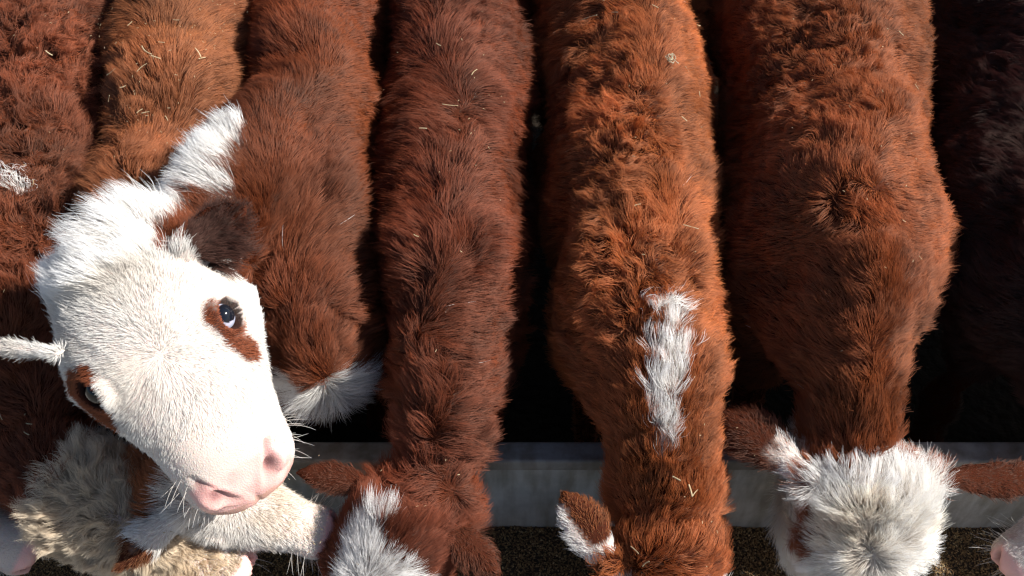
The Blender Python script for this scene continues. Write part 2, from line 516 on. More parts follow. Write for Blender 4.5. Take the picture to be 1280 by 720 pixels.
def coat_fields(spec, p, n):
    """everything that depends on where on the animal a point lies"""
    h = spec['head']; s = h['s']
    hl = (p - h['o']) @ h['A'].T / s
    hx, hy, hz = hl.T
    N1 = vnoise(p, 9, spec['seed'] * 7.1); N2 = vnoise(p, 34, spec['seed'] * 3.3); N3 = vnoise(p, 80, 5.5)
    inhead = sstep(-.035 + h.get('hs', 0), .03 + h.get('hs', 0), hy + N2[:, 0] * .012) * (np.abs(hx) < .20) * (hz > -.23 + .9 * np.clip(np.abs(hx) - .12, 0, 1)) * (hy < .56) * (hz < .2)
    wobble = (N2[:, 0] * .55 + N3[:, 1] * .35)
    white = np.zeros(len(p))
    wf = spec.get('white_from', .0)
    white = np.maximum(white, inhead * sstep(wf - .008, wf + .008, hy + wobble * .012))
    for a, b, r in spec.get('white', []):
        dd, t = seg_dist(p, a, b)
        rr = r + (wobble + N1[:, 1] * .5) * spec.get('wedge', .018)
        white = np.maximum(white, 1 - sstep(rr - .006, rr + .006, dd))
    if 'white_back' in spec:
        white = np.maximum(white, (hy > spec['white_back'] + wobble * .02) * (hx > -.085) * (hx < .2) * (hz > -.13) * (hy < .3))
    for a, b, r in spec.get('brown', []):
        dd, t = seg_dist(hl, a, b)
        rr = r + wobble * .006
        white = np.minimum(white, sstep(rr - .007, rr + .007, dd))
    # ears
    earl = np.ones(len(p)); ear = np.zeros(len(p)); eart = np.zeros(len(p)); edir = np.zeros((len(p), 3)); ecen = np.zeros((len(p), 3)); edge = np.zeros(len(p))
    for e in spec['ears']:
        a = e['b']; b = e['t']
        dd, t = seg_dist(p, a, b)
        # the front of the ear is a flat leaf: measure within its plane
        off = (p - (a + np.outer(t, b - a)))
        pl = np.abs(off @ e['n'])
        k = (dd < e['w'] * 1.15 + .012) & (pl < .04) & (t > e.get('t0', .02)) & (hy < .085)
        ear[k] = 1; earl[k] = e.get('len', .014) / .014; eart[k] = t[k]; edir[k] = unit(b - a)
        lateral = unit(np.cross(e['n'], unit(b - a)))
        edge[k] = (off @ lateral)[k] / e['w']
        ecen[k] = lateral
        ew = np.zeros(len(p))
        if e.get('white'):
            for (t0, t1, l0, l1) in e['white']:
                wob = N2[:, 1] * .12
                ew = np.maximum(ew, sstep(t0 - .06, t0 + .06, t + wob) * (1 - sstep(t1 - .06, t1 + .06, t + wob)) * sstep(l0 - .1, l0 + .1, edge + wob) * (1 - sstep(l1 - .1, l1 + .1, edge + wob)))
        white = np.where(k, ew, white)
        if e.get('base_white'):
            white = np.where(k, np.maximum(ew, 1 - sstep(e['base_white'] - .08, e['base_white'] + .08, t + N2[:, 1] * .15)), white)
    # bare muzzle
    mz = hy + .25 * np.abs(hx) * 0 - .55 * np.clip(hz + .075, -.5, 0) * 0
    planum = inhead * sstep(h.get('pl', .418) - .004, h.get('pl', .418) + .010, hy + .35 * np.clip(-.012 - hz, -.04, .04) + N2[:, 0] * .004) * sstep(-.092, -.083, hz) * (1 - sstep(.062, .070, np.abs(hx) / h.get('mw', 1)))
    nq = np.abs(hx) - .040 * h.get('mw', 1)
    rn = np.sqrt((nq / .021) ** 2 + ((hz - h.get('nz', -.030) - nq * .55) / .0095) ** 2)
    nos = (hy > .38) * inhead * np.exp(-rn ** 2 * 1.3)
    bare = np.clip(np.maximum(planum, nos * 1.3), 0, 1)
    re, along = eye_radius(h, hl)
    eye = inhead * (along > -.05) * (1 - sstep(.0170, .0190, re))
    skin = BROWN_SKIN * spec.get('tone', 1) * (1 - white)[:, None] + WHITE_SKIN * white[:, None]
    pink = PINK * (1 + .10 * N3[:, :1] + .12 * N2[:, :1])
    skin = skin * (1 - bare[:, None]) + pink * bare[:, None]
    spot = planum * sstep(-.05, .25, N2[:, 2]) * (hz < -.048)
    skin = skin * (1 - .55 * spot[:, None]) + np.array([.30, .17, .10]) * .55 * spot[:, None]
    skin = skin * (1 - nos[:, None] * .9) + np.array([.10, .03, .035]) * nos[:, None] * .9
    lid = inhead * (along > -.05) * (re < .0195)
    skin = skin * (1 - lid[:, None] * .9) + np.array([.03, .016, .014]) * lid[:, None] * .9
    return dict(earl=earl, hl=hl, inhead=inhead, white=white, ear=ear, eart=eart, edir=edir, edge=edge, ecen=ecen, bare=bare, eye=eye, skin=skin, N1=N1, N2=N2)

def fur(spec, dens=60000, detail=1.0):
    o = spec['obj']; me = o.data
    co = get_co(me); no = get_no(me); tr = get_tris(me)
    a, b, c = co[tr[:, 0]], co[tr[:, 1]], co[tr[:, 2]]
    fc = (a + b + c) / 3; cr_ = np.cross(b - a, c - a); ar = np.linalg.norm(cr_, axis=1) / 2; fn = unit(cr_)
    px, py, dz = proj(fc)
    infr = (px > -110) & (px < 1390) & (py > -110) & (py < 830)
    facing = (fn * unit(CAM - fc)).sum(1)
    w = np.where(infr, 1.0, .12) * (.30 + .70 * sstep(-.45, .0, facing)) * np.where(fc[:, 2] < .45, .35, 1.0)
    h = spec['head']
    hlf = (fc - h['o']) @ h['A'].T / h['s']
    face = (hlf[:, 1] > .0) & (np.abs(hlf[:, 0]) < .2) & (np.abs(hlf[:, 2]) < .25)
    w = w * np.where(face, spec.get('face_dens', 2.2), 1.0)
    N = int((ar * w).sum() * dens)
    cs = np.cumsum(ar * w); fi = np.searchsorted(cs, RNG.random(N) * cs[-1]); fi = np.minimum(fi, len(tr) - 1)
    u = RNG.random(N); v = RNG.random(N); fl = u + v > 1; u[fl] = 1 - u[fl]; v[fl] = 1 - v[fl]
    W = np.stack([1 - u - v, u, v], 1)
    p = (co[tr[fi]] * W[:, :, None]).sum(1); n = unit((no[tr[fi]] * W[:, :, None]).sum(1))
    F = coat_fields(spec, p, n)
    keep = (F['eye'] < .5) & (RNG.random(N) > F['bare'] * .97) & (p[:, 2] > .08)
    p = p[keep]; n = n[keep]; N = len(p)
    for k in list(F): F[k] = F[k][keep]
    hl = F['hl']; inh = F['inhead']; A = h['A']
    # --- which way the coat lies: back and outwards from the back line, out from the whorl on the face
    cen = spec['cen']; crest = spec['crest']
    best = np.full(N, 9.0); tdir = np.zeros((N, 3)); cc = np.zeros((N, 3))
    for i in range(len(crest) - 1):
        dd, t = seg_dist(p, crest[i], crest[i + 1])
        k = dd < best; best[k] = dd[k]; tdir[k] = unit(crest[i] - crest[i + 1]); cc[k] = (crest[i] + t[:, None] * (crest[i + 1] - crest[i]))[k]
    lat = p - cc; lat = lat - (lat * tdir).sum(1, keepdims=True) * tdir
    flow = tdir * spec.get('backward', .70) + unit(lat) * sstep(.0, spec.get('part', .15), np.linalg.norm(lat, axis=1))[:, None] * spec.get('outward', 1.0)
    for (wc, wr, ws) in spec.get('whorls', []):
        dvec = p - wc; dd = np.linalg.norm(dvec, axis=1)
        k = np.exp(-(dd / wr) ** 2)[:, None] * ws
        flow = flow * (1 - k) + unit(dvec) * k * 1.2
    wh = np.array(spec.get('face_whorl', (0, .17, 0)))
    hf = np.stack([hl[:, 0] - wh[0], hl[:, 1] - wh[1], np.zeros(N)], 1)
    hf = unit(hf); hf[:, 2] = -.15
    hfl = hf @ A
    flow = flow * (1 - inh[:, None]) + hfl * inh[:, None]
    er = F['ear'][:, None]
    flow = flow * (1 - er) + (F['edir'] * .9 + F['ecen'] * F['edge'][:, None] * .9) * er
    curly = np.zeros(N)
    for (a_, b_, r_) in spec.get('curly', []):
        dd, t = seg_dist(p, a_, b_); kk = 1 - sstep(r_ * .7, r_ * 1.1, dd + F['N1'][:, 0] * .03); curly = np.maximum(curly, kk)
    mess = spec.get('mess', .5) * (1 - inh * (1 - spec.get('face_mess', .3))) * (1 - .6 * F['ear'])
    sd = spec['seed']
    flow = flow + (vnoise(p, 6.5, sd) * .95 + vnoise(p, 17, sd) * (.55 + .8 * curly)[:, None]) * mess[:, None]
    flow = flow - (flow * n).sum(1, keepdims=True) * n
    flow = unit(flow)
    # --- length, lift, colour
    facelen = spec.get('face_len', .016)
    L = spec.get('len', .045) * 1.15 * (1 + .25 * F['N1'][:, 0])
    fl_ = facelen * (1 + spec.get('poll_tuft', .8) * sstep(.14, .0, hl[:, 1])) * (1 - .62 * sstep(.24, .40, hl[:, 1])) * (1 - .5 * np.exp(-(eye_radius(h, hl)[0] / .03) ** 2))
    L = L * (1 - inh) + fl_ * inh
    L = np.where(F['ear'] > 0, F['earl'] * spec.get('ear_len', .014) * (1 + 1.6 * np.abs(np.clip(F['edge'], -1, 1)) ** 3), L)
    L = L * np.where(p[:, 2] < .45, .4, 1)
    for (a_, b_, r_, mul) in spec.get('longer', []):
        dd, t = seg_dist(p, a_, b_); L = L * (1 + (mul - 1) * (1 - sstep(r_ * .6, r_, dd)))
    L = L * np.where((F['white'] > .5) & (inh < .3) & (F['ear'] < 1), spec.get('white_len', 1.15), 1)
    L = L * RNG.uniform(.6, 1.15, N)
    L = L * (1 - .7 * F['bare'])
    lift = (spec.get('lift', .55) * .72 * (1 - inh) + spec.get('face_lift', .28) * inh) * (1 + .35 * F['N2'][:, 0])
    lift = np.where(F['ear'] > 0, .3, lift)
    L = L * (1 + .35 * curly) * (1 + .3 * vnoise(p, 7, sd * 4)[:, 1])
    K = 7
    nz_lo = vnoise(p, 45, sd * 1.7)
    rnd = RNG.normal(size=(N, 3)) * .16
    curl = spec.get('curl', .35) * (1 + inh * (spec.get('face_curl', .6) - 1)) * spec.get('curl_mul', .55)
    pts = np.zeros((N, K, 3)); pts[:, 0] = p - n * .002
    cur = pts[:, 0].copy()
    for k in range(1, K):
        t = k / (K - 1)
        kn = vnoise(cur, 55, sd * 2.3)
        d = n * (lift * (1.5 - 1.25 * t))[:, None] + flow * (.35 + .65 * t) + kn * (curl * (1 + 3.0 * curly) * (.25 + t))[:, None] + nz_lo * (.35 * mess)[:, None] + rnd * (.5 + t)
        d[:, 2] -= .12 * t
        d = unit(d)
        cur = cur + d * (L / (K - 1))[:, None]
        pts[:, k] = cur
    # --- locks: hairs lean into the tips of nearby guide hairs
    def clump(frac_spacing, strength, power):
        ng = max(8, int(ar.sum() / frac_spacing ** 2))
        gi = RNG.choice(N, min(ng, N), replace=False)
        kd = KDTree(len(gi))
        for i, g_ in enumerate(gi): kd.insert(p[g_], i)
        kd.balance()
        idx = np.fromiter((kd.find(q)[1] for q in p), int, N)
        G = pts[gi[idx]]
        t = (np.linspace(0, 1, K) ** power)[None, :, None]
        st = strength[:, None, None] * t
        # keep each hair's own length: mix offsets from the root, pulled to the guide's tip
        return pts + (G - pts) * st
    cl = spec.get('clump', .75)
    sA = cl * (1 - .55 * inh * (1 - spec.get('face_wild', 0))) * RNG.uniform(.5, 1.1, N)
    lk = vnoise(p, 6, sd * 9)[:, 0]
    stray = np.where(RNG.random(N) < .22, .35, 1.0); sA = sA * stray * np.clip(.85 + .5 * lk, .3, 1.2) * (1 - inh * (1 - spec.get('face_clump', 1))) * (1 - .6 * F['ear'])
    pts = clump(spec.get('lock', .026), np.clip(sA * .8, 0, 1), 1.4)
    pts = clump(.0085, np.clip(sA * .9, 0, .92), 1.1)
    # --- tint
    br = np.array(spec.get('brown_col', (.30, .085, .03)))
    var = 1 + .34 * vnoise(p, 4.5, sd * 6)[:, 1] + .22 * F['N1'][:, 2] + .22 * vnoise(p, 25, 9)[:, 0]
    tint = br[None] * np.clip(var, .45, 1.6)[:, None] * RNG.uniform(.7, 1.3, (N, 1))
    red = (vnoise(p, 5, sd * 5)[:, 0:1] * .5 + .5)
    tint = tint * (1 - red * np.array([[.0, .12, .12]]))
    wc = np.array(spec.get('white_col', (.86, .83, .79)))
    stain = sstep(.0, .7, F['N1'][:, 1] + .4 * F['N2'][:, 1])[:, None] * spec.get('stain', .15)
    wt = wc * (1 - stain) + np.array([.62, .45, .27]) * stain
    wt = np.where(inh[:, None] > .3, wt, np.array([.90, .88, .85])) * RNG.uniform(.93, 1.05, (N, 1))
    wm = (F['white'] + RNG.normal(size=N) * .13 > .5)[:, None]
    tint = np.where(wm, np.clip(wt, 0, .93), tint)
    if 1:
        k = ((F['ear'] > 0) & (F['white'] < .5))[:, None]; tint = np.where(k, np.array(spec.get('ear_col', br * .75)) * RNG.uniform(.7, 1.3, (N, 1)), tint)
    for (a_, b_, r_, colr, am) in spec.get('paint', []):
        dd, t = seg_dist(p, a_, b_)
        k = (am * (1 - sstep(r_ * .6, r_, dd + F['N2'][:, 0] * .012)))[:, None]
        tint = tint * (1 - k) + np.array(colr) * k
    rad = np.where(inh > .5, spec.get('face_rad', .00042), spec.get('rad', .00045)) * RNG.uniform(.7, 1.25, N)
    build_curves('coat', pts, rad, tint, o)
    spec['roots'] = (p, n)
    return N

def build_curves(name, pts, rad, tint, parent, mat=None):
    N, K, _ = pts.shape
    hc = bpy.data.hair_curves.new(name)
    hc.add_curves([K] * N)
    hc.attributes['position'].data.foreach_set('vector', pts.astype(np.float32).ravel())
    ra = hc.attributes.get('radius') or hc.attributes.new('radius', 'FLOAT', 'POINT')
    prof = np.linspace(1, 0, K) ** .7 * .85 + .15
    ra.data.foreach_set('value', (rad[:, None] * prof[None]).astype(np.float32).ravel())
    ta = hc.attributes.new('tint', 'FLOAT_COLOR', 'CURVE')
    c = np.ones((N, 4), np.float32); c[:, :3] = tint
    ta.data.foreach_set('color', c.ravel())
    hc.materials.append(mat or M_FUR)
    ob = bpy.data.objects.new(name, hc); COL.objects.link(ob)
    if parent is not None: ob.parent = parent
    return ob

def frame_of(ey, ez_hint):
    ey = unit(ey); ez = np.asarray(ez_hint, float); ez = unit(ez - (ez @ ey) * ey); ex = np.cross(ey, ez)
    return np.stack([ex, ey, ez])
def ear(bx, by, bz, tx, ty, tz, w, n, **k):
    b = P(bx, by, bz); t = P(tx, ty, tz); d = unit(t - b); n = np.asarray(n, float); n = unit(n - (n @ d) * d)
    return dict(b=b, t=t, w=w, n=n, **k)

exec_specs = []
# ---- the calf that looks up at the photographer
AW = np.array([[-.776, -.630, -.021], [.518, -.618, -.592], [.36, -.47, .806]])
_r = math.radians(8)
AW = np.stack([AW[0] * math.cos(_r) - AW[2] * math.sin(_r), AW[1], AW[2] * math.cos(_r) + AW[0] * math.sin(_r)])
OW = np.array([-.735, .358, 1.20])
W = dict(seed=1, label='calf with a white face and brown eye patch looking up at the camera', voxel=.006, straight=True,
    spine=[(376, 0, 1.06, 90, .26), (373, 110, 1.08, 92, .26), (366, 220, 1.06, 94, .25), (372, 310, 1.0, 90, .24), (384, 410, .93, 82, .22), (400, 465, .86, 66, .18)],
    withers=2,
    neck=[(360, 90, 1.08, 58, .15), (318, 160, 1.13, 68, .15), (258, 218, 1.15, 74, .14), (205, 272, 1.15, 70, .12)],
    head=dict(o=OW, A=AW, s=1.08, asym=1.14, hs=.028, eye_s=1.22, nz=-.012, nd=.020, wide=[1.0, 1.42, 1.45, 1.36, 1.34], mw=1.32, pl=.388, profile=[(.36, .075, .022, -.122), (.395, .077, .008, -.118), (.425, .074, -.016, -.112), (.450, .062, -.042, -.106), (.468, .042, -.062, -.098)], eye=(.116, .165, .008), eye_n=(.66, .10, .74)),
    ears=[ear(236, 312, 1.20, 306, 256, 1.25, .054, scr(.1, -.1, 1), bend=-.01),
          ear(66, 440, 1.17, -22, 431, 1.17, .010, scr(0, -.2, 1), white=[(-1, 2, -2, 2)], len=.006)],
    white=[], white_back=-.05, white_len=1.35, wedge=.028,
    spots=[(275, 158, 262, 190, .040), (245, 198, 215, 235, .058), (240, 222, 282, 232, .022), (205, 245, 165, 265, .065), (175, 285, 130, 305, .05), (110, 310, 70, 350, .05), (400, 492, 440, 494, .06)],
    brown=[((-.100, .150, .020), (-.114, .185, .010), .030), ((-.104, .20, .012), (-.120, .235, .0), .021),
           ((.135, .14, -.02), (.13, .22, -.03), .024), ((.122, .140, .000), (.130, .190, -.01), .032), ((.114, .14, .016), (.118, .170, .012), .027)],
    longer=[(P(262, 205, 1.18), P(120, 295, 1.28), .06, 1.35)],
    len=.044, lift=.5, mess=.45, curl=.3, clump=.7, face_len=.018, face_lift=.15, face_dens=4.5, face_clump=.7, face_mess=.6, face_curl=.8, poll_tuft=.35,
    brown_col=(.215, .0560, .0180), white_col=(.74, .725, .70), stain=.12, eye_out=-.0065, ear_len=.03,
    ear_col=(.065, .020, .013), look_at_camera=(-.62, -.12, 0), iris=.64, dark_eye=1,
    paint=[])
exec_specs.append(W)
# ---- far left
L1 = dict(seed=2, label='calf at the left edge with a woolly cream head bent to the feed', spots=[(5, 228, 34, 235, .012)], rad=.0005,
    spine=[(55, 0, 1.03, 104, .25), (28, 120, 1.02, 104, .25), (8, 240, .99, 98, .24), (-5, 350, .92, 78, .2), (5, 450, .82, 66, .15), (25, 530, .74, 62, .13)],
    withers=2,
    head=dict(o=P(72, 612, .70), A=frame_of(scr(.88, -.46, -.06), scr(-.05, .25, 1)), s=.95),
    ears=[ear(62, 590, .66, 14, 566, .60, .035, scr(0, 0, 1)), ear(110, 575, .60, 60, 540, .55, .035, scr(0, 0, 1))],
    white=[(P(5, -928, 1.0), P(8, -936, 1.0), .001)], brown=[], curly=[(P(40, 30, 1.0), P(90, 90, 1.0), .12), (P(20, 150, 1.0), P(60, 330, .97), .09)],
    len=.055, lift=.5, mess=.75, curl=.5, clump=.85, face_len=.048, face_wild=1, face_curl=2.2, face_mess=1, curl_mul=1, face_lift=.55, poll_tuft=.6, wedge=.008,
    brown_col=(.205, .0570, .0220), white_col=(.66, .56, .43), stain=.5)
L2 = dict(seed=3, curly=[(P(130, 170, 1.04), P(150, 260, 1.0), .09)], label='calf behind the white-faced calf with straw specks on its fuzzy tan back',
    spine=[(208, 0, 1.07, 98, .25), (196, 120, 1.06, 96, .25), (190, 230, 1.03, 84, .24), (195, 340, .95, 76, .2), (208, 440, .84, 62, .16), (222, 535, .75, 54, .13)],
    withers=2,
    head=dict(o=P(216, 606, .71), A=frame_of(scr(.93, -.34, -.12), scr(.05, .30, 1)), s=.77),
    ears=[ear(226, 642, .74, 138, 716, .68, .030, scr(0, .1, 1), white=[(.0, .55, -2, 2)])],
    white=[], brown=[], len=.042, lift=.75, mess=.55, curl=.35, clump=.7, face_len=.030,
    brown_col=(.290, .1030, .0370), white_col=(.78, .75, .71), stain=.35)
C3 = dict(seed=4, label='dark red shaggy calf with a white forelock, second back from the left gap',
    spine=[(566, 0, 1.05, 84, .26), (563, 100, 1.05, 88, .26), (562, 200, 1.05, 88, .26), (560, 300, 1.02, 86, .24), (552, 400, .94, 80, .20), (542, 490, .84, 64, .16), (536, 570, .75, 58, .13)],
    head=dict(o=P(505, 640, .66), A=frame_of(scr(-.42, -.88, -.1), scr(-.15, .2, 1)), s=.98),
    ears=[ear(468, 604, .67, 372, 590, .66, .034, scr(0, .3, 1)), ear(556, 655, .66, 622, 716, .62, .042, scr(.3, .1, 1))],
    spots=[(445, 676, 450, 735, .044), (466, 645, 452, 660, .010), (482, 640, 468, 644, .006), (475, 720, 530, 740, .030)], brown=[], white_from=.30, len=.055, lift=.42, mess=.55, curl=.35, clump=.9, outward=1.2, backward=.35, curly=[(P(640, 30, 1.0), P(600, 20, 1.05), .09)], face_len=.045, face_wild=.7, face_lift=.5,
    brown_col=(.170, .0420, .0160), white_col=(.88, .86, .84), stain=.05)
C4 = dict(seed=5, ex=1.9, label='orange brown calf with a jagged white patch along its neck',
    spine=[(790, 0, 1.06, 104, .26), (798, 100, 1.06, 102, .26), (808, 200, 1.05, 98, .26), (815, 300, 1.02, 100, .24), (828, 400, .96, 92, .21), (842, 490, .88, 80, .17), (843, 570, .79, 66, .14), (838, 650, .69, 62, .13)],
    head=dict(o=P(838, 728, .56), A=frame_of(scr(-.05, -.95, -.25), scr(0, .2, 1)), s=.98),
    ears=[ear(758, 700, .66, 706, 622, .68, .046, scr(.1, 0, 1), white=[(.0, .95, .30, 2), (.0, .22, -2, 2)])],
    spots=[(828, 388, 840, 410, .036), (850, 426, 878, 426, .015), (835, 420, 845, 450, .034), (842, 470, 826, 505, .036), (824, 510, 830, 556, .026), (792, 376, 820, 380, .010)],
    brown=[], white_from=.0, curly=[(P(730, 40, 1.06), P(790, 180, 1.05), .10), (P(770, 260, 1.0), P(790, 380, .95), .09)], len=.046, lift=.8, mess=.85, curl=.6, clump=.75, face_len=.03,
    brown_col=(.385, .1220, .0370), white_col=(.84, .80, .76), stain=.1, wedge=.036)
C5 = dict(seed=6, ex=1.65, blades=0, label='calf with curly white forehead and outstretched brown ears at the right',
    spine=[(1066, 0, 1.10, 122, .28), (1070, 100, 1.10, 134, .29), (1081, 200, 1.10, 141, .29), (1090, 300, 1.06, 122, .27), (1096, 400, .97, 98, .22), (1096, 490, .87, 62, .17), (1092, 560, .79, 54, .14)],
    head=dict(o=P(1090, 604, .70), A=frame_of(np.array([0, -.5, -.87]), np.array([0, -.87, .5])), s=1.06),
    ears=[ear(1005, 592, .72, 902, 524, .72, .044, scr(0, .4, 1), base_white=.30), ear(1172, 594, .70, 1330, 602, .68, .046, scr(0, .4, 1))],
    spots=[(1035, 592, 1145, 592, .032), (1040, 610, 1140, 610, .050), (1090, 605, 1090, 650, .06)], brown=[((.118, .085, .02), (.120, .135, .010), .030), ((.13, .15, -.03), (.13, .17, -.03), .02)], white_from=-.02, curly=[(P(985, 20, 1.08), P(1050, 110, 1.10), .17)],
    len=.042, lift=.8, mess=.75, curl=.55, clump=.7, face_len=.072, face_wild=1.0, face_mess=.45, face_curl=1.1, face_lift=.5, face_whorl=(0, .13, 0), poll_tuft=.2, face_dens=2.4,
    brown_col=(.290, .0880, .0290), white_col=(.86, .82, .77), stain=.35, wedge=.01)
C5['ear_col'] = (.11, .030, .013)
C5['whorls'] = [(P(1120, 235, 1.1), .12, .8)]
C6 = dict(seed=7, label='calf at the right edge, coat darkened as if shaded, with its pink muzzle low over the feed',
    spine=[(1430, 0, 1.02, 205, .28), (1430, 100, 1.02, 209, .28), (1430, 200, 1.02, 211, .28), (1435, 300, 1.0, 205, .26), (1435, 400, .93, 160, .21), (1435, 480, .84, 84, .16)],
    head=dict(o=P(1474, 562, .70), A=frame_of(scr(-.72, -.62, -.1), scr(-.35, .1, 1)), s=.98),
    ears=[ear(1500, 560, .72, 1580, 590, .68, .04, scr(0, .3, 1))],
    white=[], brown=[], face_len=.022, face_dens=3, len=.05, lift=.55, mess=.8, curl=.7, clump=.9, brown_col=(.034, .0095, .0075), white_col=(.78, .72, .70))  # coat tint lowered towards black, standing in for shade on dark red fur
L0 = dict(seed=8, label='calf beyond the left edge whose pale muzzle pokes in at the bottom corner',
    spine=[(-190, 0, 1.0, 90, .25), (-200, 120, 1.0, 92, .25), (-205, 240, .98, 90, .24), (-205, 350, .92, 78, .2), (-200, 450, .82, 66, .15), (-190, 540, .73, 60, .13)],
    withers=2,
    head=dict(o=P(-175, 610, .62), A=frame_of(scr(.90, -.42, -.15), scr(0, .2, 1)), s=.86),
    ears=[ear(-170, 680, .58, -230, 720, .5, .04, scr(0, 0, 1))],
    white=[], brown=[], brown_col=(.190, .0540, .0240), white_col=(.62, .58, .54), stain=.3)
C7 = dict(seed=9, label='unseen calf added beyond the right edge to cast shade on its neighbour and the ground',
    spine=[(1790, 0, 1.04, 150, .27), (1790, 100, 1.04, 150, .27), (1785, 200, 1.04, 150, .27), (1780, 300, 1.0, 138, .25), (1775, 400, .93, 110, .21), (1770, 480, .84, 84, .16)],
    head=dict(o=P(1765, 580, .70), A=frame_of(scr(.1, -.93, -.2), scr(0, .1, 1)), s=.98),
    ears=[ear(1700, 590, .70, 1620, 600, .68, .04, scr(0, .3, 1)), ear(1840, 590, .70, 1920, 600, .68, .04, scr(0, .3, 1))],
    white=[], brown=[], brown_col=(.20, .06, .02))  # out-of-view animal, added to keep the ground beside its neighbour in shadow
exec_specs += [L1, L2, C3, C4, C5, C6, L0, C7]

def stain_conc(m):
    nt = m.node_tree; b = [n for n in nt.nodes if n.type == 'BSDF_PRINCIPLED'][0]
    src = b.inputs['Base Color'].links[0].from_socket
    tc = nt.nodes.new('ShaderNodeTexCoord'); mp = nt.nodes.new('ShaderNodeMapping'); mp.inputs['Scale'].default_value = (26, 26, 5)
    n = nt.nodes.new('ShaderNodeTexNoise'); n.inputs['Scale'].default_value = 1; n.inputs['Detail'].default_value = 7
    r = nt.nodes.new('ShaderNodeValToRGB'); r.color_ramp.elements[0].position = .35; r.color_ramp.elements[1].position = .62
    r.color_ramp.elements[0].color = (.55, .50, .42, 1); r.color_ramp.elements[1].color = (1, 1, 1, 1)
    mx = nt.nodes.new('ShaderNodeMix'); mx.data_type = 'RGBA'; mx.blend_type = 'MULTIPLY'; mx.inputs['Factor'].default_value = .8
    nt.links.new(tc.outputs['Object'], mp.inputs[0]); nt.links.new(mp.outputs[0], n.inputs['Vector']); nt.links.new(n.outputs['Fac'], r.inputs[0])
    nt.links.new(src, mx.inputs[6]); nt.links.new(r.outputs[0], mx.inputs[7]); nt.links.new(mx.outputs[2], b.inputs['Base Color'])
stain_conc(M_CONC); stain_conc(M_RIM)
# ------------------------------------------------------------------ setting
def box(g_v, g_f, lo, hi):
    b = len(g_v)
    x0, y0, z0 = lo; x1, y1, z1 = hi
    g_v += [(x0, y0, z0), (x1, y0, z0), (x1, y1, z0), (x0, y1, z0), (x0, y0, z1), (x1, y0, z1), (x1, y1, z1), (x0, y1, z1)]
    g_f += [(b, b + 3, b + 2, b + 1), (b + 4, b + 5, b + 6, b + 7), (b, b + 1, b + 5, b + 4), (b + 1, b + 2, b + 6, b + 5), (b + 2, b + 3, b + 7, b + 6), (b + 3, b, b + 4, b + 7)]
def bevel_obj(o, w):
    m = o.modifiers.new('b', 'BEVEL'); m.width = w; m.segments = 3
def prism(name, prof, x0, x1, mat, parent, bev=.006):
    """profile in y,z drawn out along x"""
    n = len(prof); v = [(x0, y, z) for y, z in prof] + [(x1, y, z) for y, z in prof]
    f = [tuple(range(n)), tuple(range(2 * n - 1, n - 1, -1))] + [(i, i + n, (i + 1) % n + n, (i + 1) % n) for i in range(n)]
    o = mesh_obj(name, v, f, mat, parent, smooth=False)
    import bmesh
    b = bmesh.new(); b.from_mesh(o.data); bmesh.ops.recalc_face_normals(b, faces=b.faces); b.to_mesh(o.data); b.free()
    bevel_obj(o, bev)
    return o
S = 2000.0
g0 = mesh_obj('ground', [(-S, .0, 0), (S, .0, 0), (S, S, 0), (-S, S, 0)], [(0, 1, 2, 3)], M_DIRT); tag(g0, kind='structure')
g1 = mesh_obj('pavement', [(-S, -S, .0), (S, -S, .0), (S, -.0, .0), (-S, -.0, .0)], [(0, 1, 2, 3)], M_ALLEY); tag(g1, kind='structure')
tro = bpy.data.objects.new('feed_trough', None); COL.objects.link(tro)
tag(tro, 'long grey concrete feed trough running under the heads of the calves', 'trough')
X0, X1 = -3.2, 3.2
prism('rear_wall', [(.402, 0), (.402, .46), (.348, .46), (.335, .13), (.335, 0)], X0, X1, M_CONC, tro)
prism('rim', [(.402, .462), (.402, .497), (.345, .500), (.340, .462)], X0, X1, M_RIM, tro, .007)
prism('front_wall', [(-.19, 0), (-.19, .40), (-.13, .40), (-.11, .13), (-.11, 0)], X0, X1, M_CONC, tro)
prism('floor_slab', [(-.108, .0), (-.108, .12), (.333, .12), (.333, 0)], X0, X1, M_CONC, tro)

